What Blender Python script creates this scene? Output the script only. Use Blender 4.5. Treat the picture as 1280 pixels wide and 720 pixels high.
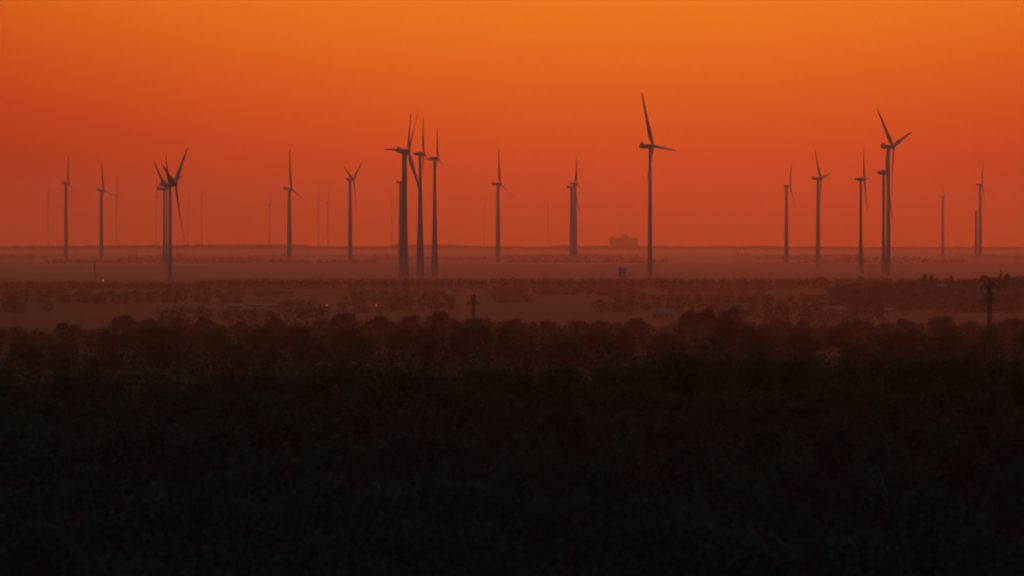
import bpy, math, random
from mathutils import Vector, Matrix, noise

random.seed(7)
for o in list(bpy.data.objects): bpy.data.objects.remove(o, do_unlink=True)
S = bpy.context.scene
COL = S.collection
R = math.radians

# ------------------------------------------------------------------ camera
F = 7080.0            # focal length in pixels of a 1280 wide picture
EYE = 40.0            # eye level, metres above the plain
HY = 300.0            # picture row of the eye level
cd = bpy.data.cameras.new('camera'); cam = bpy.data.objects.new('camera', cd); COL.objects.link(cam)
cd.sensor_width = 36.0; cd.lens = 36.0 * F / 1280.0
cd.clip_start = 1.0; cd.clip_end = 60000.0
cam.location = (0, 0, EYE)
cam.rotation_euler = (R(90) - math.atan((360 - HY) / F), 0, 0)
cd.dof.use_dof = True; cd.dof.focus_distance = 8000.0; cd.dof.aperture_fstop = 0.8     # soft, wide-open long lens
S.camera = cam

# ------------------------------------------------------------------ world
SUN_EL, SUN_AZ = R(5.0), R(3.0)          # azimuth to the right of the view axis (+Y)
W = bpy.data.worlds.new('World'); S.world = W; W.use_nodes = True
nt = W.node_tree; nt.nodes.clear()
def N(t, **kw):
    n = nt.nodes.new(t)
    for k, v in kw.items(): setattr(n, k, v)
    return n
def mth(op, a, b=None, c=None, clamp=False):
    n = N('ShaderNodeMath', operation=op, use_clamp=clamp)
    for i, v in enumerate((a, b, c)):
        if v is None: continue
        if isinstance(v, (int, float)): n.inputs[i].default_value = v
        else: nt.links.new(v, n.inputs[i])
    return n.outputs[0]
def smooth(v, a, b):
    n = N('ShaderNodeMapRange', interpolation_type='SMOOTHSTEP')
    nt.links.new(v, n.inputs[0]); n.inputs[1].default_value = a; n.inputs[2].default_value = b
    return n.outputs[0]
tc = N('ShaderNodeTexCoord'); sp = N('ShaderNodeSeparateXYZ'); nt.links.new(tc.outputs['Generated'], sp.inputs[0])
X, Y, Z = sp.outputs
dx = mth('SUBTRACT', X, 0.018)
ee = mth('SUBTRACT', Z, mth('MULTIPLY', mth('MULTIPLY', dx, dx), 0.93))
EMAX = 0.25
ramp = N('ShaderNodeValToRGB'); ramp.color_ramp.interpolation = 'B_SPLINE'
nt.links.new(mth('MULTIPLY', ee, 1.0 / EMAX, clamp=True), ramp.inputs[0])
SKY = [(0.0, (.47, .024, .004)), (.0085, (.57, .041, .005)), (.020, (.73, .082, .008)), (.031, (.82, .140, .008)),
       (.0424, (.88, .22, .009)), (.055, (.86, .14, .010)), (.10, (.58, .022, .012)), (.25, (.24, .02, .02))]
cr = ramp.color_ramp
while len(cr.elements) < len(SKY): cr.elements.new(0.5)
for el, (p, c) in zip(cr.elements, SKY):
    el.position = p / EMAX; el.color = (*c, 1)
nish = N('ShaderNodeTexSky', sky_type='NISHITA', sun_disc=False)
nish.sun_elevation = SUN_EL; nish.sun_rotation = SUN_AZ
nish.dust_density = 2.0; nish.air_density = 1.3; nish.ozone_density = 1.5
nb = N('ShaderNodeVectorMath', operation='SCALE'); nt.links.new(nish.outputs[0], nb.inputs[0]); nb.inputs['Scale'].default_value = 0.09
glow = mth('MULTIPLY', smooth(Y, 0.45, 0.985), mth('SUBTRACT', 1.0, smooth(Z, 0.09, 0.27)))
mx = N('ShaderNodeMix', data_type='RGBA')
nt.links.new(glow, mx.inputs[0]); nt.links.new(nb.outputs[0], mx.inputs[6]); nt.links.new(ramp.outputs[0], mx.inputs[7])
bg = N('ShaderNodeBackground'); bg.inputs[1].default_value = 1.0
nt.links.new(mx.outputs[2], bg.inputs[0])
fall = mth('SUBTRACT', 1.0, mth('MULTIPLY', mth('MULTIPLY', dx, dx), 12.0))       # the glow weakens away from the sun
nt.links.new(mth('MAXIMUM', fall, .7), bg.inputs[1])
wo = N('ShaderNodeOutputWorld'); nt.links.new(bg.outputs[0], wo.inputs[0])

# ------------------------------------------------------------------ sun, low behind the wind farm
sd = bpy.data.lights.new('sun', 'SUN'); sun = bpy.data.objects.new('sun', sd); COL.objects.link(sun)
sd.energy = 0.05; sd.angle = R(0.5); sd.color = (1.0, .09, .03)
dirv = Vector((math.sin(SUN_AZ) * math.cos(SUN_EL), math.cos(SUN_AZ) * math.cos(SUN_EL), math.sin(SUN_EL)))
sun.rotation_euler = (-dirv).to_track_quat('-Z', 'Y').to_euler()

S.view_settings.view_transform = 'Standard'; S.view_settings.look = 'None'
S.view_settings.exposure = 0.0; S.view_settings.gamma = 1.0; S.view_settings.use_curve_mapping = False
S.cycles.use_denoising = True
S.cycles.volume_bounces = 2; S.cycles.max_bounces = 6; S.cycles.diffuse_bounces = 2
S.cycles.filter_width = 2.1

# ------------------------------------------------------------------ haze
HAZE = dict(density=2.6e-5, color=(.92, .60, .60), g=.86)
MIST = dict(density=.74e-4, color=(.92, .53, .56), g=.84)
def vol_mat(name, density, color, g):
    m = bpy.data.materials.new(name); m.use_nodes = True
    t = m.node_tree; t.nodes.clear()
    v = t.nodes.new('ShaderNodeVolumePrincipled'); o = t.nodes.new('ShaderNodeOutputMaterial')
    v.inputs['Color'].default_value = (*color, 1); v.inputs['Density'].default_value = density
    v.inputs['Anisotropy'].default_value = g
    t.links.new(v.outputs[0], o.inputs['Volume'])
    return m

# ------------------------------------------------------------------ materials
def mat(name, col, rough=.8, col2=None, scale=1.0, metal=0.0, coords='Object', emit=None, bump=0.0):
    m = bpy.data.materials.new(name); m.use_nodes = True
    t = m.node_tree; b = t.nodes['Principled BSDF']
    b.inputs['Base Color'].default_value = (*col, 1); b.inputs['Roughness'].default_value = rough
    b.inputs['Metallic'].default_value = metal
    if col2:
        c = t.nodes.new('ShaderNodeTexCoord'); n = t.nodes.new('ShaderNodeTexNoise'); n.inputs['Scale'].default_value = scale
        n.inputs['Detail'].default_value = 4
        t.links.new(c.outputs[coords], n.inputs['Vector'])
        r = t.nodes.new('ShaderNodeValToRGB'); r.color_ramp.elements[0].color = (*col, 1); r.color_ramp.elements[1].color = (*col2, 1)
        r.color_ramp.elements[0].position = .35; r.color_ramp.elements[1].position = .65
        t.links.new(n.outputs[0], r.inputs[0]); t.links.new(r.outputs[0], b.inputs['Base Color'])
        if bump:
            bp = t.nodes.new('ShaderNodeBump'); bp.inputs['Strength'].default_value = bump
            t.links.new(n.outputs[0], bp.inputs['Height']); t.links.new(bp.outputs[0], b.inputs['Normal'])
    if emit:
        b.inputs['Emission Color'].default_value = (*emit[0], 1); b.inputs['Emission Strength'].default_value = emit[1]
    return m
M_WHITE = mat('pale_grey_paint', (.42, .42, .43), .5, (.36, .36, .37), .12)
M_CONC = mat('concrete', (.36, .35, .34), .8, (.28, .27, .26), .15)
M_BLADE = mat('grey_gelcoat', (.40, .40, .41), .5, (.34, .34, .35), .1)
M_STEEL = mat('galvanised_steel', (.10, .10, .10), .6, (.06, .055, .05), .8)
M_BARK = mat('bark', (.045, .035, .028), .95, (.07, .055, .042), 2.0, bump=.4)
M_LEAF = mat('foliage', (.036, .068, .048), .9, (.052, .088, .060), .35)
M_LEAF2 = mat('autumn_foliage', (.044, .068, .048), .9, (.060, .082, .058), .35)
M_NEEDLE = mat('needles', (.03, .042, .025), .9, (.05, .06, .03), .6)
M_WALL = mat('brick_wall', (.20, .14, .11), .85, (.16, .11, .09), .4)
M_ROOFD = mat('dark_roof_tiles', (.13, .07, .05), .85, (.09, .05, .04), .8)
M_ROOFW = mat('weathered_sheet_roof', (.20, .17, .16), .7, (.16, .14, .13), .3)
M_GLASS = mat('window_glass', (.03, .035, .04), .1)
M_RED = mat('red_signal_lens', (.5, .02, .01), .3, emit=((1.0, .06, .02), 1.4))
M_LAMP = mat('lit_lamp', (.8, .6, .4), .3, emit=((1.0, .5, .22), 1.0))

# ------------------------------------------------------------------ helpers
def tag(o, label, cat, group=None):
    o['label'] = label; o['category'] = cat
    if group: o['group'] = group
    return o
def obj(name, me, parent=None, loc=(0, 0, 0)):
    o = bpy.data.objects.new(name, me); COL.objects.link(o); o.location = loc
    if parent: o.parent = parent
    return o
def empty(name, loc, label, cat, group=None, rz=0):
    o = bpy.data.objects.new(name, None); COL.objects.link(o); o.location = loc; o.rotation_euler = (0, 0, rz)
    o.empty_display_size = 2
    return tag(o, label, cat, group)
class MB:
    def __init__(s): s.v = []; s.f = []
    def add(s, vs, fs):
        b = len(s.v); s.v += [tuple(v) for v in vs]; s.f += [tuple(b + i for i in f) for f in fs]
    def box(s, x0, x1, y0, y1, z0, z1):
        s.add([(x0,y0,z0),(x1,y0,z0),(x1,y1,z0),(x0,y1,z0),(x0,y0,z1),(x1,y0,z1),(x1,y1,z1),(x0,y1,z1)],
              [(3,2,1,0),(4,5,6,7),(0,1,5,4),(1,2,6,5),(2,3,7,6),(3,0,4,7)])
    def bar(s, a, b, w, n=4, w2=None):
        a = Vector(a); b = Vector(b); d = (b - a).normalized(); w2 = w if w2 is None else w2
        u = d.cross(Vector((0, 0, 1)));
        if u.length < .01: u = Vector((1, 0, 0))
        u.normalize(); v = d.cross(u)
        vs = []
        for p, ww in ((a, w), (b, w2)):
            for i in range(n):
                t = 2 * math.pi * (i + .5) / n
                vs.append(p + (u * math.cos(t) + v * math.sin(t)) * ww)
        fs = [(i, (i + 1) % n, n + (i + 1) % n, n + i) for i in range(n)]
        fs += [tuple(range(n - 1, -1, -1)), tuple(range(n, 2 * n))]
        s.add(vs, fs)
    def rings(s, rings):                       # loft closed rings of equal count
        n = len(rings[0]); vs = [p for r in rings for p in r]; fs = []
        for k in range(len(rings) - 1):
            for i in range(n):
                j = (i + 1) % n
                fs.append((k*n + i, k*n + j, (k+1)*n + j, (k+1)*n + i))
        fs.append(tuple(range(n - 1, -1, -1))); fs.append(tuple((len(rings)-1)*n + i for i in range(n)))
        s.add(vs, fs)
    def lathe_z(s, prof, n=24, c=(0, 0)):
        s.rings([[(c[0] + r*math.cos(2*math.pi*i/n), c[1] + r*math.sin(2*math.pi*i/n), z) for i in range(n)] for r, z in prof])
    def lathe_x(s, prof, n=16):                # profile along +x
        s.rings([[(x, r*math.cos(2*math.pi*i/n), r*math.sin(2*math.pi*i/n)) for i in range(n)] for x, r in prof])
    def mesh(s, name, m, smooth=False):
        me = bpy.data.meshes.new(name); me.from_pydata(s.v, [], s.f); me.materials.append(m)
        if smooth: me.polygons.foreach_set('use_smooth', [True] * len(me.polygons))
        me.update(); return me
def sst(a, b, x):
    t = max(0.0, min(1.0, (x - a) / (b - a))); return t * t * (3 - 2 * t)
def lerp_tab(tab, x):
    if x <= tab[0][0]: return tab[0][1]
    for (a, va), (b, vb) in zip(tab, tab[1:]):
        if x <= b: return va + (vb - va) * (x - a) / (b - a)
    return tab[-1][1]
def px2x(px, d): return (px - 640.0) * d / F
def row2z(y, d): return EYE - (y - HY) * d / F

# ------------------------------------------------------------------ terrain
def ground(x, y):
    if y < 0: z = 34 - 14 * sst(0, 2500, -y)
    else: z = 34 - 22 * sst(0, 210, y) - 11.5 * sst(760, 1230, y)
    side = max(-3.0, min(3.0, x / max(60.0, abs(y)) * 26.0)) * sst(150, 500, y) * (1 - sst(800, 1250, y))
    z += side * .8
    z += 6.5 * math.exp(-(((x - 345) / 150.0) ** 2 + ((y - 4000) / 420.0) ** 2))      # low hill on the right
    z += 1.0 * noise.noise(Vector((x / 260.0, y / 260.0, 0))) * sst(900, 1500, abs(y)) * (1 - sst(4200, 5200, y))
    z -= .5 * sst(700, 1300, y)
    return z
def axis(segs):
    out = []
    for a, b, st in segs:
        n = max(1, int(round((b - a) / st)));
        out += [a + (b - a) * i / n for i in range(n)]
    return out + [segs[-1][1]]
gx = axis([(-9000, -1500, 750), (-1500, -300, 60), (-300, 600, 20), (600, 1500, 60), (1500, 9000, 750)])
gy = axis([(-3000, -100, 290), (-100, 900, 20), (900, 4500, 45), (4500, 8000, 175), (8000, 31000, 900)])
gv = [(x, y, ground(x, y)) for y in gy for x in gx]
nx = len(gx); gf = [(j*nx+i, j*nx+i+1, (j+1)*nx+i+1, (j+1)*nx+i) for j in range(len(gy)-1) for i in range(nx-1)]
def ground_mat():
    m = bpy.data.materials.new('farmland'); m.use_nodes = True; t = m.node_tree; b = t.nodes['Principled BSDF']
    b.inputs['Roughness'].default_value = .95; b.inputs['Specular IOR Level'].default_value = .1
    g = t.nodes.new('ShaderNodeNewGeometry')
    mp = t.nodes.new('ShaderNodeMapping'); mp.inputs['Scale'].default_value = (.0016, .0007, 1); mp.inputs['Rotation'].default_value = (0, 0, .25)
    t.links.new(g.outputs['Position'], mp.inputs[0])
    vo = t.nodes.new('ShaderNodeTexVoronoi'); vo.inputs['Scale'].default_value = 1.0; t.links.new(mp.outputs[0], vo.inputs['Vector'])
    sc = t.nodes.new('ShaderNodeSeparateColor'); t.links.new(vo.outputs['Color'], sc.inputs[0])
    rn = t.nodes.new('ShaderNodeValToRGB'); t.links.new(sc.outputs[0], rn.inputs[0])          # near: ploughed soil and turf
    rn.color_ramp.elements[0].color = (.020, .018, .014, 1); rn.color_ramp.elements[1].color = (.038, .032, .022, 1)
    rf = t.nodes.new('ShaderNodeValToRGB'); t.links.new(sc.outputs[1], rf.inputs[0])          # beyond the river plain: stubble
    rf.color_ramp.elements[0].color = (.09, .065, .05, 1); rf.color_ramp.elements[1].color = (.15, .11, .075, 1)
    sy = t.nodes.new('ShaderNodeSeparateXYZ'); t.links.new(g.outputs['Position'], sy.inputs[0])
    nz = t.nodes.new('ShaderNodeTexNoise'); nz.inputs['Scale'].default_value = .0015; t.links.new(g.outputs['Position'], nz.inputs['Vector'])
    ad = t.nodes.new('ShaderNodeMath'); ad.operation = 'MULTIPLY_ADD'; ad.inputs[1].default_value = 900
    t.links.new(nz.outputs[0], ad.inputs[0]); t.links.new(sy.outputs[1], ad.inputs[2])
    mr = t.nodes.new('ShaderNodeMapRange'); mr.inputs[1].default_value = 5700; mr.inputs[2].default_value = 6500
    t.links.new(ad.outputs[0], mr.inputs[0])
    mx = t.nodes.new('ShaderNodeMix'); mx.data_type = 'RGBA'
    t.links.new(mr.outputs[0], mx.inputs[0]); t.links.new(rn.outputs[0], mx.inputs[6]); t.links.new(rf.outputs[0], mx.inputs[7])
    ml = t.nodes.new('ShaderNodeMapRange'); ml.inputs[1].default_value = 1500; ml.inputs[2].default_value = 2100   # leaf litter and scrub under the woods
    t.links.new(ad.outputs[0], ml.inputs[0])
    m2 = t.nodes.new('ShaderNodeMix'); m2.data_type = 'RGBA'; m2.inputs[6].default_value = (.020, .019, .014, 1)
    t.links.new(ml.outputs[0], m2.inputs[0]); t.links.new(mx.outputs[2], m2.inputs[7])
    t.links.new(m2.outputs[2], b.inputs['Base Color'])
    return m
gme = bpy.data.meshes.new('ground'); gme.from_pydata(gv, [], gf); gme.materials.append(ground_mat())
gme.polygons.foreach_set('use_smooth', [True] * len(gme.polygons))
go = obj('ground', gme); go['kind'] = 'structure'

hz = MB(); hz.box(-9200, 9200, -3200, 31200, -3, 330)
ho = obj('haze', hz.mesh('haze', vol_mat('haze', **HAZE))); ho['kind'] = 'stuff'; ho['label'] = 'dusk haze over the whole plain'
ms = MB(); ms.box(-5200, 5200, 1650, 17700, -2.2, 16)
mo = obj('ground_mist', ms.mesh('ground_mist', vol_mat('ground_mist', **MIST))); mo['kind'] = 'stuff'
mo['label'] = 'shallow bank of mist lying on the far fields'
bk = MB(); Wd = 6500
bk.add([(-Wd, 18950, -1.7), (Wd, 18950, -1.7), (Wd, 18950, 70), (-Wd, 18950, 70), (-Wd, 21850, -1.7), (Wd, 21850, -1.7), (Wd, 21850, 325), (-Wd, 21850, 325)],
       [(0, 1, 2, 3), (5, 4, 7, 6), (3, 2, 6, 7), (1, 0, 4, 5), (0, 3, 7, 4), (2, 1, 5, 6)])
bo_ = obj('distant_murk', bk.mesh('distant_murk', vol_mat('distant_murk', 2.2e-4, (.94, .44, .16), .86))); bo_['kind'] = 'stuff'
bo_['label'] = 'thicker murk hanging over the most distant plain'

# ------------------------------------------------------------------ wind turbines
def blade_mesh(name, pitch, c=.07):
    mb = MB(); n = 14; rings = []
    st = [(0.02, .030, 1.0), (.06, .030, .95), (.12, .048, .6), (.20, .066, .34), (.32, .058, .26), (.5, .043, .22), (.7, .033, .19), (.86, .025, .17), (.96, .017, .15), (1.0, .003, .2)]
    for r, ch, th in st:
        ch *= 1.2
        tw = pitch + R(13) * (1 - r) ** 2
        bend = c * (.65 * r ** 2 + .35 * r)                    # pre-bend and cone, towards the wind
        ring = []
        for i in range(n):
            a = 2 * math.pi * i / n
            cx = (math.cos(a) * .5 - (.18 if th < .9 else 0)) * ch; tx = math.sin(a) * .5 * ch * th * (1 if th > .9 else (.75 + .45 * math.cos(a)))
            # section axes: y = in rotor plane, x = along rotor axis
            ring.append((bend + cx * math.sin(tw) + tx * math.cos(tw), cx * math.cos(tw) - tx * math.sin(tw), r))
        rings.append(ring)
    mb.rings(rings); return mb.mesh(name, M_BLADE, True)
BLADES = {}
def blade_for(c):
    if c not in BLADES: BLADES[c] = blade_mesh('blade', R(32), c)
    return BLADES[c]
def rbox_rings(xs):
    out = []
    for x, hw, zb, zt in xs:
        r = .28 * min(hw * 2, zt - zb); pts = []
        for cx, cz, a0 in ((hw - r, zt - r, 0), (-hw + r, zt - r, 90), (-hw + r, zb + r, 180), (hw - r, zb + r, 270)):
            for k in range(4):
                a = R(a0 + 30 * k); pts.append((x, cx + r * math.cos(a), cz + r * math.sin(a)))
        out.append(pts)
    return out
def turbine(style, d, tower_px, hub, tip1, tip2, label, wt, wb, extra_group='wind turbines across the plain', over=None, c=.07):
    hx, hy = hub
    x = px2x(tower_px, d); zb = ground(x, d); hz_ = row2z(hy, d)
    d1 = (tip1[0] - hx, hy - tip1[1]); d2 = (tip2[0] - hx, hy - tip2[1]); dy3 = -(d1[1] + d2[1])
    Lp = math.sqrt(2 / 3 * (d1[1] ** 2 + d2[1] ** 2 + dy3 ** 2))
    th = math.atan2((dy3 - d2[1]) / math.sqrt(3), d1[1])
    cp = c * Lp; TILT = .055; o1 = d1[0] - cp + TILT * .9 * d1[1]; o2 = d2[0] - cp + TILT * .9 * d2[1]; s1, s2 = math.sin(th), math.sin(th + 2 * math.pi / 3)
    K = (o1 * s1 + o2 * s2) / (s1 * s1 + s2 * s2)
    k = max(-.9, min(.9, K / Lp)); L = Lp * d / F
    ax = math.sqrt(1 - k * k)
    a = Vector((ax, -k, 0)); s = Vector((k, ax, 0))       # rotor axis (into the wind) and in-plane horizontal
    t = empty('wind_turbine', (x, d, zb), label, 'wind turbine', extra_group)
    H = hz_ - zb
    ov = over if over else max(3.2, min(7.0, (hx - tower_px) * d / F / ax))
    # tower
    rt = wt * d / F / 2; rb = wb * d / F / 2; zt = H - 2.0
    mb = MB()
    if style.startswith('concrete'): prof = [(rb, -2), (rb * .80, zt*.14), (rb * .62, zt*.33), (rb * .46, zt*.55), (rt * 1.12, zt*.8), (rt, zt)]
    elif style == 'hybrid': prof = [(rb, -2), (rb * .93, zt*.3), (rb * .82, zt*.55), (rb*.78, zt*.56), (rt, zt)]
    else: prof = [(rb, -2), (rb * .97, zt*.25), (rb*.85, zt*.55), (rt, zt)]
    mb.lathe_z(prof, 28)
    obj('tower', mb.mesh('tower', M_CONC if style.startswith('concrete') else M_WHITE, True), t)
    fb = MB(); fb.lathe_z([(rb * 1.25, -2.5), (rb * 1.25, .5), (rb * 1.05, .8)], 24); obj('foundation', fb.mesh('foundation', M_CONC), t)
    rot = Matrix(((a.x, s.x, 0), (a.y, s.y, 0), (0, 0, 1)))      # local x -> axis, y -> in-plane
    if rot.determinant() < 0: rot = Matrix(((a.x, -s.x, 0), (a.y, -s.y, 0), (0, 0, 1)))
    def place(o, loc=(0, 0, 0)):
        m = rot.to_4x4(); m.translation = Vector((0, 0, H)) + rot @ Vector(loc); o.matrix_local = m
    nb_ = MB(); sc = L / 55.0; sc = max(.75, min(1.15, sc))
    if style == 'concrete':      # drop-shaped gearless nacelle
        nb_.lathe_x([(ov - 1.0, 2.55*sc), (ov - 3.0, 2.9*sc), (ov - 5.5, 2.8*sc), (ov - 8.5, 2.2*sc), (ov - 11, 1.2*sc), (ov - 12, .3*sc)], 20)
    else:
        nb_.rings(rbox_rings([(ov - 1.2, 1.5*sc, -1.7*sc, 1.7*sc), (ov - 2.2, 2.0*sc, -2.0*sc, 2.1*sc), (ov - 11*sc, 2.0*sc, -1.9*sc, 2.1*sc), (ov - 13*sc, 1.7*sc, -1.2*sc, 1.9*sc)]))
    no = obj('nacelle', nb_.mesh('nacelle', M_WHITE, style == 'concrete'), t); place(no)
    if style != 'concrete':
        cb = MB(); cb.box(ov - 11.8*sc, ov - 9.9*sc, -1.7*sc, 1.7*sc, 2.1*sc, 4.0*sc)
        co = obj('cooler', cb.mesh('cooler', M_WHITE), no)
    else:
        cb = MB(); cb.bar((ov - 8, 0, 2.2*sc), (ov - 8, 0, 4.6*sc), .12, 6); cb.bar((ov-8, -.8, 4.3*sc), (ov-8, .8, 4.3*sc), .08, 6)
        co = obj('wind_vane', cb.mesh('wind_vane', M_STEEL), no)
    hb = MB(); hb.lathe_x([(ov - 1.0, 1.5*sc), (ov - .2, 1.9*sc), (ov + .9*sc, 1.75*sc), (ov + 1.9*sc, 1.1*sc), (ov + 2.4*sc, .3*sc)], 18)
    hbo = obj('hub', hb.mesh('hub', M_WHITE, True), t); place(hbo)
    for q in range(3):
        ang = th + q * 2 * math.pi / 3
        at = a * math.cos(TILT) + Vector((0, 0, math.sin(TILT))); vt = Vector((0, 0, math.cos(TILT))) - a * math.sin(TILT)
        r_ = s * math.sin(ang) + vt * math.cos(ang)
        tdir = r_.cross(at)
        m = Matrix(((at.x, tdir.x, r_.x), (at.y, tdir.y, r_.y), (at.z, tdir.z, r_.z))).to_4x4() @ Matrix.Scale(L, 4)
        m.translation = Vector((0, 0, H)) + a * (ov + .3)
        bo = obj('blade', blade_for(c), t); bo.matrix_local = m
    return t

turbine('hybrid', 5600, 812.5, (816, 183), (800, 115), (847, 188), 'tall solitary slender turbine right of centre, highest blade tip of all', 3.5, 5.8, c=.02)
turbine('hybrid', 6120, 1110.4, (1116.4, 183.5), (1089.3, 136.3), (1140.7, 163.8), 'tall front turbine of the overlapping pair at right, blades in a wide Y', 3.4, 5.8, c=.0)
turbine('concrete', 6700, 1104.4, (1108.5, 215.5), (1108.2, 185), (1109.6, 186), 'lower rear turbine of the overlapping right pair, its rotor hidden by the front tower', 3.2, 6.6)
turbine('concrete', 6700, 1076, (1080.6, 224), (1075.4, 186), (1088.5, 222.5), 'dark tapering turbine just left of the overlapping pair at right', 3.0, 7.2)
turbine('steel', 9000, 1022.5, (1026, 223.5), (1017.5, 186), (1040.7, 216.5), 'hazy turbine with one blade raised to the right, between two others at right', 3.0, 5.4, c=.02)
turbine('steel', 9700, 983, (987.6, 232.8), (990.7, 200.5), (995.3, 259), 'leftmost turbine of the group at right, one blade trailing down right', 3.2, 5.2)
turbine('steel', 11500, 1225, (1227.5, 231), (1228.3, 201), (1235.5, 257), 'faint turbine near the right edge beside a bare stump of tower', 2.6, 4.4)
turbine('steel', 12500, 1178.5, (1180, 246.5), (1177.6, 233), (1186, 243), 'faint small-rotored turbine standing alone left of the right edge pair', 2.2, 3.6)
turbine('steel', 9800, 622.5, (625.3, 230), (621, 185), (643.4, 246.5), 'hazy solitary turbine near the middle, behind the nearer lattice pylon', 3.2, 6.0)
turbine('concrete', 6300, 543.4, (547.4, 198.4), (545, 158.5), (559.8, 215), 'rightmost of the three broad-footed towers left of centre', 3.3, 10.2)
turbine('concrete', 6000, 525.2, (529.7, 192.3), (527.3, 145.5), (540.3, 208.5), 'middle one of the three broad-footed towers left of centre', 3.5, 11.8)
turbine('concrete_box', 5750, 504.8, (510.5, 188.7), (522, 130), (476.2, 185.8), 'leftmost and largest of the three broad-footed towers left of centre, blades spread wide', 4.4, 13.0, c=.0)
turbine('concrete', 6900, 507.0, (510.8, 190.5), (510.6, 141), (523.5, 225), 'turbine hidden behind the largest left-of-centre tower, only its blades showing', 3.2, 8.0)
turbine('steel', 9200, 500.8, (505.0, 228), (504.6, 208), (505.6, 207), 'hazy lower turbine half hidden at the left side of the largest left-of-centre tower', 3.4, 5.8)
turbine('steel', 9500, 437.7, (442, 224.7), (430.7, 208.2), (452, 202), 'hazy turbine with two blades up in a V, left of the broad-footed three', 3.2, 5.6, c=.02)
turbine('steel', 10000, 361.7, (364.5, 236.3), (362, 186), (383.4, 254), 'hazy turbine with one upright blade and one slanting down right, left of the V-bladed one', 3.4, 6.2)
turbine('hybrid', 5150, 212.7, (219.5, 231), (230.7, 183), (235.7, 303), 'darkest and nearest turbine at left, one blade pointing down to the horizon', 3.6, 4.8, c=.05)
turbine('steel', 7200, 208.6, (211.5, 230.5), (205, 193), (217, 220), 'turbine overlapped by the darkest left one, directly behind its hub', 1.6, 2.2)
turbine('steel', 8000, 205.2, (208.5, 236.3), (195.7, 201), (226.7, 219), 'paler turbine left of and behind the darkest left one', 2.6, 3.4, c=.02)
turbine('steel', 10800, 126.7, (130.2, 238), (126, 201), (144.2, 247.3), 'second hazy turbine from the left edge, long flat nacelle pointing left', 3.2, 4.8)
turbine('steel', 10500, 82.5, (85.4, 229), (86.7, 192.5), (98.5, 248.7), 'leftmost clearly visible turbine, one blade straight up', 3.2, 4.6, c=.04)
turbine('steel', 10500, 718.6, (721, 229.8), (717.7, 194), (735.6, 245.6), 'front turbine of the close pair right of centre, one blade slanting down right', 3.6, 5.8)
turbine('steel', 11000, 714.4, (717.5, 234), (723, 198), (712.5, 234), 'rear turbine of the close pair right of centre, its tower just left of the other', 3.2, 5.0)
FG = 'faint turbines on the horizon'
for d, tx, hy, dx1, L, lab in (
    (24500, 60.5, 246, 2, 26, 'very faint turbine nearest the left edge, beyond the leftmost clear one'),
    (22000, 145.5, 243, 6, 26, 'faint ghostly turbine just right of the flat-nacelled one at far left'),
    (24500, 195, 246, -4, 24, 'faint turbine ghosting left of the overlapping left cluster'),
    (27000, 235, 262, 4, 20, 'very faint short turbine just right of the darkest left turbine'),
    (23500, 252, 242.5, 5, 14, 'faint turbine standing alone right of the darkest left one'),
    (25000, 337, 256, 4, 22, 'faint turbine just left of the one with an upright blade'),
    (23000, 398, 248, 3, 18, 'left one of two faint towers side by side, left of centre'),
    (23500, 410, 253, 6, 18, 'right one of two faint towers side by side, left of centre'),
    (27000, 490, 257, 3, 16, 'barely visible turbine left of the broad-footed three'),
    (27000, 605, 259, 3, 18, 'barely visible turbine left of the solitary middle turbine')):
    turbine('steel', d, tx, (tx + 1.6, hy), (tx + 1.6 + dx1, hy - L * .95), (tx + 8, hy + L * .3), lab, 1.3, 1.9, FG)

# bare unfinished tower beside the right edge turbine
d = 11800; x = px2x(1220, d); t = empty('unfinished_tower', (x, d, ground(x, d)), 'bare faint tower without rotor, left of the turbine near the right edge', 'tower')
mb = MB(); H = row2z(264, d) - ground(x, d); mb.lathe_z([(3.0, -2), (2.6, H*.5), (2.0, H)], 24); obj('shaft', mb.mesh('shaft', M_CONC, True), t)
mb = MB(); mb.lathe_z([(2.25, H), (2.25, H + .6)], 24); obj('rim', mb.mesh('rim', M_STEEL), t)

# ------------------------------------------------------------------ lattice masts and pylons
def lattice(mb, H, wb, wt, n, th, z0=0):
    for sx in (-1, 1):
        for sy in (-1, 1): mb.bar((sx*wb/2, sy*wb/2, z0), (sx*wt/2, sy*wt/2, H), th)
    for i in range(n):
        za = z0 + (H - z0) * i / n; zb = z0 + (H - z0) * (i + 1) / n
        fa = wb + (wt - wb) * i / n; fb = wb + (wt - wb) * (i + 1) / n
        for (ax_, ay), (bx, by) in (((-1,-1),(1,-1)), ((1,-1),(1,1)), ((1,1),(-1,1)), ((-1,1),(-1,-1))):
            mb.bar((ax_*fa/2, ay*fa/2, za), (bx*fb/2, by*fb/2, zb), th*.6)
            mb.bar((bx*fa/2, by*fa/2, za), (ax_*fb/2, ay*fb/2, zb), th*.6)
            mb.bar((ax_*fa/2, ay*fa/2, za), (bx*fa/2, by*fa/2, za), th*.6)
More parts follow.
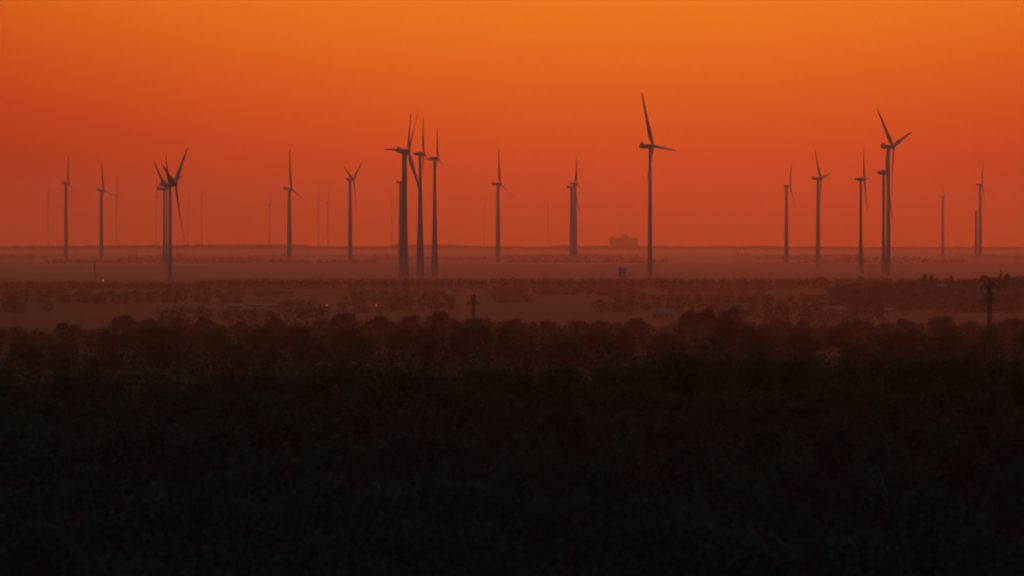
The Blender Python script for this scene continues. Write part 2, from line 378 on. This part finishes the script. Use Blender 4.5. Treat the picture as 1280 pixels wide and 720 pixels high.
def pylon(px, top, arms, d, wb, wt, label, th):
    x = px2x(px, d); z0 = ground(x, d); H = row2z(top, d) - z0
    t = empty('power_pylon', (x, d, z0), label, 'power pylon', 'lattice power pylons')
    mb = MB(); lattice(mb, H * .96, wb, wt, 10, th); mb.bar((0, 0, H*.95), (0, 0, H), th); obj('lattice_body', mb.mesh('lattice_body', M_STEEL), t)
    for ay, hw in arms:
        z = row2z(ay, d) - z0; hw = hw * d / F
        mb = MB()
        for s in (-1, 1):
            for q in (-.3, .3):
                mb.bar((0, q, z), (s*hw, 0, z + .15), th*1.2); mb.bar((0, q, z + 1.1), (s*hw, 0, z + .2), th*1.1)
            for f in (.35, .7): mb.bar((s*hw*f, 0, z), (s*hw*f, 0, z + 1.1*(1-f)), th*.6)
        ao = obj('crossarm', mb.mesh('crossarm', M_STEEL), t)
        for s in (-1, 1):
            ib = MB(); xx = s * hw * .96
            ib.lathe_z([(.03, z - .7)] + [(r_, z - .7 + .07*k_) for k_ in range(1, 9) for r_ in ((.07,) if k_ % 2 else (.03,))] + [(.03, z)], 8, (xx, 0))
            obj('insulator', ib.mesh('insulator', M_GLASS), ao)
pylon(592, 367, [(380, 8.0), (372.5, 3)], 1500, 1.0, .5, 'small dark lattice pylon standing among the trees left of centre', .14)
pylon(1237, 347, [(360, 11.5), (378, 12.5)], 1200, 1.1, .6, 'dark lattice pylon with two crossarms near the right edge, before the wooded hill', .13)
def mast(px, top, d, w, label, n=26, guy=True, th=.5):
    x = px2x(px, d); z0 = ground(x, d); H = row2z(top, d) - z0
    t = empty('radio_mast', (x, d, z0), label, 'mast')
    mb = MB(); lattice(mb, H * .93, w, w * .7, n, th); obj('lattice_body', mb.mesh('lattice_body', M_STEEL), t)
    mb = MB(); mb.bar((0, 0, H*.9), (0, 0, H), th * 1.2); obj('antenna', mb.mesh('antenna', M_STEEL), t)
    if guy:
        for a in (90, 210, 330):
            mb = MB(); mb.bar((0, 0, H*.85), (H*.22*math.cos(R(a)), H*.22*math.sin(R(a)), 0), .08); obj('guy_wire', mb.mesh('guy_wire', M_STEEL), t)
mast(685, 251, 23500, 7.5, 'faint tall lattice mast on the horizon left of the close pair of turbines', th=.8)
mast(118.5, 326, 5700, .9, 'short thin dark mast in the mist at far left below the turbines', 16, False, .22)

# ------------------------------------------------------------------ buildings
def building(name, px0, px1, top, d, depth, label, cat, wallm, blocks=(), windows=None, roof=None, roofm=None, base=None):
    x0, x1 = px2x(px0, d), px2x(px1, d); xc = (x0 + x1) / 2; hw = (x1 - x0) / 2
    z0 = ground(xc, d) if base is None else base; H = row2z(top, d) - z0
    t = empty(name, (xc, d, z0), label, cat)
    mb = MB(); mb.box(-hw, hw, 0, depth, -1.5, H); obj('wall', mb.mesh('wall', wallm), t)
    if roof == 'gable':
        r = MB(); o = .4; rh = hw * .45 if hw < 6 else depth * .22
        r.add([(-hw-o, -o, H+.005), (hw+o, -o, H+.005), (hw+o, depth+o, H+.005), (-hw-o, depth+o, H+.005), (-hw-o, depth/2, H+rh), (hw+o, depth/2, H+rh)],
              [(3,2,1,0), (0,1,5,4), (2,3,4,5), (1,2,5), (3,0,4)])
        ro = obj('roof', r.mesh('roof', roofm), t)
        if name == 'house':
            c = MB(); c.box(hw*.3, hw*.3+.7, depth*.55, depth*.55+.7, H+.2, H+rh+.9); obj('chimney', c.mesh('chimney', wallm), ro)
    else:
        r = MB(); r.box(-hw-.3, hw+.3, -.3, depth+.3, H+.003, H + .6); ro = obj('roof', r.mesh('roof', roofm or M_CONC), t)
    for bx0, bx1, bt in blocks:
        b = MB(); b.box(px2x(bx0, d) - xc, px2x(bx1, d) - xc, depth*.25, depth*.75, H + .62, row2z(bt, d) - z0); obj('roof_structure', b.mesh('roof_structure', wallm), t)
    if windows:
        nx_, nz_ , ww, wh = windows
        for i in range(nx_):
            for k in range(nz_):
                cx = -hw + 2*hw*(i+.5)/nx_; cz = H*(k+.55)/nz_
                f = MB(); f.box(cx-ww/2-.1, cx+ww/2+.1, -.06, 0-.002, cz-wh/2-.1, cz+wh/2+.1); fo = obj('window', f.mesh('window', M_WHITE), t)
                g = MB(); g.box(cx-ww/2, cx+ww/2, -.09, -.062, cz-wh/2, cz+wh/2); obj('pane', g.mesh('pane', M_GLASS), fo)
    return t
building('industrial_building', 762, 798, 297.5, 21150, 40, 'large flat-topped building with roof structures on the horizon', 'building', M_CONC, [(778, 786, 293), (764, 767, 295), (792, 796, 296)], (9, 3, 6, 5))
d = 21050; x = px2x(776.5, d)
t = empty('chimney_stack', (x, d, ground(x, d)), 'thin faint stack rising in front of the big horizon building', 'chimney')
mb = MB(); H = row2z(279, d) - ground(x, d); mb.lathe_z([(2.2, -2), (1.7, H*.5), (1.2, H)], 18); obj('shaft', mb.mesh('shaft', M_CONC, True), t)
mb = MB(); mb.lathe_z([(1.5, H), (1.5, H + .8)], 18); obj('rim', mb.mesh('rim', M_STEEL), t)
building('silo_building', 773, 783, 335.5, 4950, 8, 'small square dark tower block in the mist left of the solitary tall turbine', 'building', M_CONC, [(775.5, 779, 334)], (2, 2, 1.2, 1.2))
building('shed', 815, 843, 391.5, 2850, 7, 'low shed with a pale roof showing between trees right of centre', 'shed', M_WALL, roof='gable', roofm=M_ROOFW, windows=(4, 1, 1.2, 1.0))
for (a, b, top, d, lab) in ((286, 302, 382.6, 3380, 'left one of three low pale greenhouses beyond the left tree belt'),
                            (308, 327, 381.3, 3450, 'middle one of three low pale greenhouses beyond the left tree belt'),
                            (331, 345, 382.2, 3400, 'right one of three low pale greenhouses beyond the left tree belt')):
    tt = building('greenhouse', a, b, top, d, 9, lab, 'greenhouse', M_GLASS, roof='gable', roofm=M_ROOFW); tt['group'] = 'pale greenhouses'
building('long_barn', 1030, 1057, 388.2, 2950, 9, 'long low pale-roofed barn left of the wooded hill at right', 'barn', M_WALL, roof='gable', roofm=M_ROOFW, windows=(5, 1, 1, .8))
HG = 'houses on and below the wooded hill'
for (a, b, top, d, rm, lab) in ((1034, 1041, 384.5, 2950, M_ROOFW, 'small pale-roofed house just above the long barn'),
        (1107, 1117, 387.5, 3050, M_ROOFW, 'small pale-roofed house at the foot of the wooded hill'),
        (1172, 1184, 358, 3750, M_ROOFW, 'small bright-roofed house high on the wooded hill beside the poplars'),
        (1196, 1210, 362, 3600, M_ROOFD, 'dark-roofed house on the hill right of the bright-roofed one'),
        (1143, 1156, 362, 3600, M_ROOFD, 'dark-roofed house on the hill left of the bright-roofed one'),
        (1252, 1268, 364, 3500, M_ROOFD, 'dark-roofed house on the hill nearest the right edge'),
        (522, 532, 379, 3500, M_ROOFD, 'small dark farmhouse in the haze left of the middle pylon'),
        (555, 562, 379, 3600, M_ROOFD, 'small dark farmhouse just left of the middle pylon')):
    tt = building('house', a, b, top, d, 8, lab, 'house', M_WALL, roof='gable', roofm=rm, windows=(2, 1, .9, 1.1)); tt['group'] = HG if a > 1000 else 'farmhouses in the haze'

def signal(px, row, d, m, label, r=.42, cat='signal light'):
    x = px2x(px, d); z0 = ground(x, d); H = row2z(row, d) - z0
    t = empty('signal_light' if m is M_RED else 'street_lamp', (x, d, z0), label, cat)
    mb = MB(); mb.bar((0, 0, -.5), (0, 0, H), .12, 8); mb.bar((0, 0, H), (0, -.6, H + .1), .08, 8); obj('post', mb.mesh('post', M_STEEL), t)
    hd = MB(); hd.box(-r*1.3, r*1.3, -.6, -.2, H - r*1.5, H + r*1.5); ho_ = obj('housing', hd.mesh('housing', M_STEEL), t)
    ln = MB(); ln.rings([[(rr*math.cos(2*math.pi*i/16), yy, H + rr*math.sin(2*math.pi*i/16)) for i in range(16)] for rr, yy in ((r, -.605), (r*.8, -.78), (r*.3, -.88))])
    obj('lens', ln.mesh('lens', m, True), ho_)
signal(408.7, 381.3, 3300, M_RED, 'left one of the two small red lights left of centre')
signal(470.3, 381.5, 3300, M_RED, 'right one of the two small red lights left of centre', .36)
signal(129, 350.5, 5000, M_LAMP, 'tiny pale lamp in the haze at far left', .45, 'street lamp')

# ------------------------------------------------------------------ trees
def tree_proto(seed, shape, leafm, nleaf, lsize, H=15.0):
    rnd = random.Random(seed); tb = MB(); cb = MB(); tips = []
    def limb(p, dr, ln, r, lev):
        segs = 3; q = Vector(p)
        for i in range(segs):
            dr = (dr + Vector((rnd.uniform(-.16, .16), rnd.uniform(-.16, .16), rnd.uniform(-.02, .14)))).normalized()
            e = q + dr * ln / segs
            tb.bar(q, e, r * (1 - .25*i), 6 if lev < 2 else 4, r * (1 - .25*(i+1))); q = e
            if lev < 3 and (i > 0 or lev > 0):
                for _ in range(2 if lev else 3):
                    a = rnd.uniform(0, 6.28); up = rnd.uniform(.35, 1.1) if shape != 'poplar' else rnd.uniform(1.5, 3)
                    nd = Vector((math.cos(a), math.sin(a), up)).normalized()
                    limb(q, nd, ln * rnd.uniform(.42, .62), r * .42, lev + 1)
            if lev >= 2: tips.append(Vector(q))
        tips.append(Vector(q))
    limb((0, 0, -.8), Vector((0, 0, 1)), H * .72, H * .018, 0)
    if shape == 'bushy':       # branches from the ground up
        for _ in range(5):
            a = rnd.uniform(0, 6.28); limb((0, 0, .6), Vector((math.cos(a)*.5, math.sin(a)*.5, 1)).normalized(), H*.5, H*.009, 1)
    zs = max(p.z for p in tips); sc = H * .95 / zs
    wd = max(abs(p.x) for p in tips) * 2
    sx = {'round': .62, 'bushy': .6, 'tall': .48, 'poplar': .2}[shape] * H / wd
    tb.v = [(x*(sx if abs(z) > 1 else 1), y*(sx if abs(z) > 1 else 1), z*sc) for x, y, z in tb.v]
    tips = [Vector((p.x*sx, p.y*sx, p.z*sc)) for p in tips]
    rnd.shuffle(tips); cl = tips[:260]
    for i in range(nleaf):
        c = cl[rnd.randrange(len(cl))]; s = .75
        p = c + Vector((rnd.gauss(0, s*.85), rnd.gauss(0, s*.85), rnd.gauss(0, s*.7)))
        if p.z < 1.2: p.z = 1.2 + rnd.random()
        lump = noise.noise(Vector((p.x * .55, p.y * .55, seed * 3.7))) + .6 * noise.noise(Vector((p.x * 1.5, p.y * 1.5, seed)))
        lim = (H - .2) * (1 - .38 * min(1, math.hypot(p.x, p.y) / 5.5) ** 2) * (.90 + .22 * lump) if shape != 'poplar' else H - .3     # domed crown
        if p.z > lim: p.z = lim + rnd.gauss(0, .35) - rnd.random() * 2.6
        n = Vector((rnd.gauss(0, 1), rnd.gauss(0, 1), rnd.gauss(0, 1))).normalized(); u = n.orthogonal().normalized(); v = n.cross(u)
        l = lsize * rnd.uniform(.6, 1.5); w = l * rnd.uniform(.35, .7)
        cb.add([p - u*l, p - v*w, p + u*l, p + v*w], [(0, 1, 2, 3)])
    return tb.mesh('trunk', M_BARK), cb.mesh('crown', leafm)
def conifer_proto(seed, H=15.0):
    rnd = random.Random(seed); tb = MB(); cb = MB(); tb.bar((0, 0, -.8), (0, 0, H), .22, 8, .03)
    for i in range(3000):
        f = rnd.random() ** .7; z = H * (1 - f * .92); tier = (z * 1.1) % 1.0
        r = (H - z) * .22 * (.55 + .45 * (1 - tier)) * math.sqrt(rnd.random()); a = rnd.uniform(0, 6.28)
        p = Vector((r*math.cos(a), r*math.sin(a), z - r*.25))
        o = Vector((math.cos(a), math.sin(a), -.3)).normalized(); w = o.cross(Vector((0, 0, 1))) * .14
        cb.add([p - o*.3, p + w, p + o*.35, p - w], [(0, 1, 2, 3)])
    return tb.mesh('trunk', M_BARK), cb.mesh('crown', M_NEEDLE)
PROTO = [tree_proto(11, 'round', M_LEAF, 21000, .13), tree_proto(12, 'bushy', M_LEAF2, 21000, .13), tree_proto(13, 'tall', M_LEAF, 115000, .13),
         tree_proto(14, 'round', M_LEAF2, 15000, .13), tree_proto(15, 'bushy', M_LEAF, 22000, .13)]
POPLAR = tree_proto(21, 'poplar', M_LEAF, 3200, .20)
CONIF = conifer_proto(31)
def tree(proto, x, y, H, label, group, name='broadleaf_tree', wide=1.0, cat='tree'):
    s = H / 15.0
    t = empty(name, (x, y, ground(x, y)), label, cat, group, random.uniform(0, 6.28)); t.scale = (s * wide, s * wide, s)
    obj('trunk', proto[0], t); obj('crown', proto[1], t)
    return t
cnt = 0
rnd = random.Random(5)
# foreground wood, rows from 240 m to the dark tree line at about 760 m
LINE = [(0, 447), (120, 452), (250, 462), (330, 448), (420, 438), (520, 446), (620, 450), (700, 446), (770, 430), (850, 424), (868, 436), (885, 430), (940, 426), (990, 438), (1050, 437), (1110, 428), (1180, 422), (1240, 423), (1280, 430)]
yy = 245.0
while yy < 775:
    w = 1280 * yy / F; step = 6.6; n = int(w / step) + 3; last = yy > 655; ph = rnd.uniform(-3, 3)
    for i in range(n):
        x = -w/2 - step + step * (i + rnd.uniform(-.25, .25) + .5) + ph; y = yy + rnd.uniform(-10, 10)
        px = 640 + x * F / y
        top = lerp_tab(LINE, px) + rnd.uniform(-4, 10) if last else max(lerp_tab(LINE, px) + 14, 300 + (EYE - 26.0) * F / y + rnd.uniform(-6, 22))
        H = max(7.0, min(17.0, row2z(top, y) - ground(x, y)))
        if last: lab, grp = 'broadleaf tree in the ragged dark line where the black wood meets the haze', 'trees along the dark tree line'
        else: lab, grp = 'broadleaf tree lost in the black foreground wood', 'trees in the black foreground wood'
        tree(PROTO[rnd.randrange(5)], x, y, H, lab, grp, wide=rnd.uniform(.9, 1.2)); cnt += 1
    yy += 38
# hazy middle belts
MID = [(0, 398), (60, 403), (90, 401), (120, 402), (150, 392), (190, 388), (240, 389), (275, 394), (300, 398), (345, 391), (375, 389), (400, 396), (430, 388), (460, 383), (480, 391), (510, 389), (550, 386), (570, 389), (600, 386), (640, 390), (680, 393), (740, 394), (775, 389), (800, 392), (812, 400), (846, 400), (860, 388), (885, 378), (915, 377), (930, 388), (960, 388), (1000, 396), (1025, 395), (1060, 393), (1100, 393), (1120, 392), (1140, 390), (1170, 388), (1200, 392), (1280, 388)]
def mid_label(px):
    if px < 130: return 'hazy broadleaf tree in the sparse belt at the left edge', 'sparse belt of trees at the left edge'
    if px < 345: return 'broadleaf tree in the dark clump below the darkest left turbine', 'clump of trees below the left turbines'
    if px < 540: return 'hazy broadleaf tree in the belt below the two red lights', 'belt of trees below the red lights'
    if px < 800: return 'hazy broadleaf tree in the belt from the small pylon to the pale shed', 'belt of trees right of the small pylon'
    if px < 1010: return 'hazy broadleaf tree in the belt between pale shed and pale barn', 'belt of trees between shed and barn'
    return 'hazy broadleaf tree at the foot of the right hill', 'trees at the foot of the right hill'
for yb, off, st in ((1450, 28, 12.5), (1800, 13, 13), (2150, 0, 12.5)):
    w = 1280 * yb / F; n = int(w / st) + 1
    for i in range(n):
        x = -w/2 + st * (i + rnd.uniform(-.3, .3) + .5); y = yb + rnd.uniform(-50, 50); px = 640 + x * F / y
        
        top = lerp_tab(MID, px) + off + rnd.uniform(-3, 4) + 6 * noise.noise(Vector((px / 38.0, yb / 100.0, 5)))
        if 572 < px < 612 and y > 1500: top = max(top, 392)
        H = row2z(top, y) - ground(x, y)
        if H < 8 : continue
        H = min(H, 20)
        lab, grp = mid_label(px)
        tree(PROTO[rnd.randrange(5)], x, y, H, lab, grp, wide=rnd.uniform(1.15, 1.7)); cnt += 1
print('broadleaf individuals', cnt)
# distinct trees on the right hill skyline
for px, top, d, lab in ((1155, 341, 3950, 'left one of two upright poplars on the right hill skyline'), (1163.5, 342, 3950, 'right one of two upright poplars on the right hill skyline'),
                        (1190, 344, 4000, 'lone upright poplar on the hill skyline right of the bright-roofed house')):
    x = px2x(px, d); tree(POPLAR, x, d, row2z(top, d) - ground(x, d), lab, 'poplars on the hill', 'poplar_tree')
x = px2x(1251, 3900); tree(CONIF, x, 3900, row2z(335.5, 3900) - ground(x, 3900), 'dark pointed conifer on the hill skyline right of the two-armed pylon', None, 'conifer_tree')
for px, top, lab in ((1122, 352, 'broad low tree on the left shoulder of the right hill'), (1141, 349, 'round tree on the hill just left of the two poplars'), (1206, 347, 'rounded tree on the hill between poplar and two-armed pylon'),
                     (1228, 341, 'big rounded tree on the hill skyline directly behind the two-armed pylon'), (1265, 340, 'big rounded tree on the hill skyline right of the conifer'), (1278, 345, 'tree on the hill skyline cut by the right edge'),
                     (1096, 352.5, 'small bushy tree at the left end of the right hill'), (1217, 346, 'middle-sized tree close left of the two-armed pylon on the hill')):
    d = 3950; x = px2x(px, d); tree(PROTO[int(px) % 5], x, d + rnd.uniform(-30, 30), row2z(top, d) - ground(x, d), lab, 'round trees on the hill')

# ------------------------------------------------------------------ far woods (masses nobody could count)
def woods(name, label, spots, leafm, nq, qs):
    mb = MB(); r = random.Random(len(spots))
    for x, y, z0, H, wd in spots:
        lumps = [(r.gauss(0, wd*.22), r.gauss(0, wd*.22), r.uniform(.5, .8) * H, r.uniform(.22, .38) * wd) for _ in range(5)]
        for _ in range(nq):
            lx, ly, lz, lr = lumps[r.randrange(5)]
            n = Vector((r.gauss(0, 1), r.gauss(0, 1), r.gauss(0, 1))).normalized()
            p = Vector((x + lx, y + ly, z0 + min(lz, H - lr*.6))) + n * lr * (r.random() ** .4)
            if r.random() < .3: p.z = z0 + r.random() * H * .5
            n = (n + Vector((r.gauss(0, .5), r.gauss(0, .5), r.gauss(0, .5)))).normalized(); u = n.orthogonal().normalized(); v = n.cross(u)
            l = qs * r.uniform(.6, 1.4); w = l * r.uniform(.5, .9)
            mb.add([p - u*l, p - v*w, p + u*l, p + v*w], [(0, 1, 2, 3)])
    o = obj(name, mb.mesh(name, leafm)); o['kind'] = 'stuff'; o['label'] = label; return o
sp_ = []
for _ in range(480):     # cover of the right hill
    y = rnd.uniform(3080, 4200); px = rnd.uniform(1040, 1320); x = px2x(px, y)
    lim = lerp_tab([(1040, 356), (1090, 353), (1140, 352), (1200, 351), (1240, 346), (1280, 346)], px) + rnd.uniform(0, 5)
    g = ground(x, y); H = min(rnd.uniform(7, 11), row2z(lim, y) - g)
    # keep the roofs in view
    for a, b, dd, lowrow in ((1172, 1184, 3760, 361), (1107, 1117, 3050, 391), (1030, 1057, 2950, 393), (1196, 1210, 3600, 365), (1143, 1156, 3600, 365), (1252, 1268, 3500, 367)):
        if a - 6 < px < b + 6 and y < dd: H = min(H, row2z(lowrow, y) - g)
    if H > 3: sp_.append((x, y, g, H, rnd.uniform(8, 12)))
woods('hill_wood', 'hazy wooded slope of the low hill at right', sp_, M_LEAF, 200, .55)
sp_ = []
for yb, ta, tb_, dens in ((2700, 379, 385, .12), (3150, 372.5, 377, .25), (3600, 367, 370, .35), (4000, 362, 364.5, .45), (4350, 357.5, 359.5, .6)):
    w = 1500 * yb / F; x = -w/2
    while x < w/2:
        x += rnd.uniform(4.5, 8); y = yb + rnd.uniform(-60, 60) + 90 * noise.noise(Vector((x / 150, yb, 0))); px = 640 + x * F / y
        if noise.noise(Vector((x / 90.0, yb / 100.0, 3))) < .10 - dens * .7: continue
        g = ground(x, y); H = min(rnd.uniform(6, 12), row2z(rnd.uniform(ta, tb_), y) - g)
        for a, b, dd, low in ((805, 853, 2860, 396.5), (280, 350, 3480, 385.5), (1025, 1062, 2960, 391.5), (1102, 1122, 3060, 391), (394, 424, 3320, 384), (456, 485, 3320, 384), (572, 612, 9999, 391)):
            if a < px < b and y < dd: H = min(H, row2z(low, y) - g)
        if H > 3: sp_.append((x, y, g, H, rnd.uniform(7, 11)))
woods('hedgerow_woods', 'hazy hedges and copses scattered over the plain', sp_, M_LEAF2, 220, .58)
sp_ = []
x = -520
while x < 560:             # wood edge that cuts off the mist behind it
    x += rnd.uniform(2.5, 5); y = 4650 + rnd.uniform(-40, 40); px = 640 + x * F / y
    top = lerp_tab([(0, 352.5), (150, 353), (230, 355), (270, 350), (420, 349), (700, 348.3), (900, 348.5), (1000, 348), (1060, 347), (1280, 350)], px) + rnd.uniform(-.3, 1.0)
    H = row2z(top, y) - ground(x, y)
    if H > 2: sp_.append((x, y, ground(x, y), H, rnd.uniform(8, 12)))
woods('wood_edge', 'long low dark wood edge across the plain below the turbines', sp_, M_LEAF, 110, .9)
sp_ = []
HOR = [(-100, 307), (60, 307.5), (150, 306.5), (180, 306), (245, 305.5), (300, 304.8), (375, 305), (390, 307.5), (480, 308), (495, 305.2), (540, 304.6), (575, 305.5), (590, 307.5), (690, 308), (698, 305.5), (708, 305.5), (714, 307.8), (760, 307), (830, 307.5), (930, 308), (945, 306.5), (965, 307), (990, 309), (1030, 307.8), (1060, 308.2), (1080, 309), (1180, 308.5), (1400, 309)]
for row in range(3):
    x = -2700; y0 = 20350 + row * 280
    while x < 2700:
        x += rnd.uniform(7, 12); y = y0 + rnd.uniform(-150, 150); px = 640 + x * F / y
        top = lerp_tab(HOR, px) + rnd.uniform(-.1, .8); H = row2z(top, y) - ground(x, y)
        sp_.append((x, y, ground(x, y), max(H, 6), rnd.uniform(14, 22)))
woods('horizon_wood', 'far wooded ridge along the horizon', sp_, M_LEAF, 80, 2.8)
sp_ = []
for yb, off in ((1010, 52), (1150, 45), (1330, 36), (1560, 25), (1900, 12), (2080, 5), (2240, 3)):
    w = 1400 * yb / F; x = -w/2
    while x < w/2:
        x += rnd.uniform(2.6, 4.8); y = yb + rnd.uniform(-45, 45); px = 640 + x * F / y
        g = ground(x, y); H = row2z(lerp_tab(MID, px) + off + 2 + rnd.uniform(0, 8), y) - g
        H = min(H, 17) * rnd.uniform(.8, 1.0)
        if 576 < px < 608 and y > 1500: H = min(H, row2z(392, y) - g)
        if H > 2: sp_.append((x, y, g, H, rnd.uniform(6, 9)))
woods('thicket', 'dark thicket and undergrowth filling the middle tree belts', sp_, M_LEAF2, 260, .50)

sp_ = []
for yb in (9900, 11500, 13200):      # copses half drowned in the mist
    w = 1500 * yb / F; x = -w/2
    while x < w/2:
        x += rnd.uniform(7, 14); y = yb + 500 * noise.noise(Vector((x / 900, yb, 0)))
        if noise.noise(Vector((x / 260.0, yb / 100.0, 8))) < -.05: continue
        sp_.append((x, y, ground(x, y), rnd.uniform(4, 7) * (1 + .3 * noise.noise(Vector((x / 80, yb, 2)))), rnd.uniform(14, 22)))
woods('misty_copses', 'rows of trees half drowned in the mist beneath the turbines', sp_, M_LEAF, 55, 1.8)
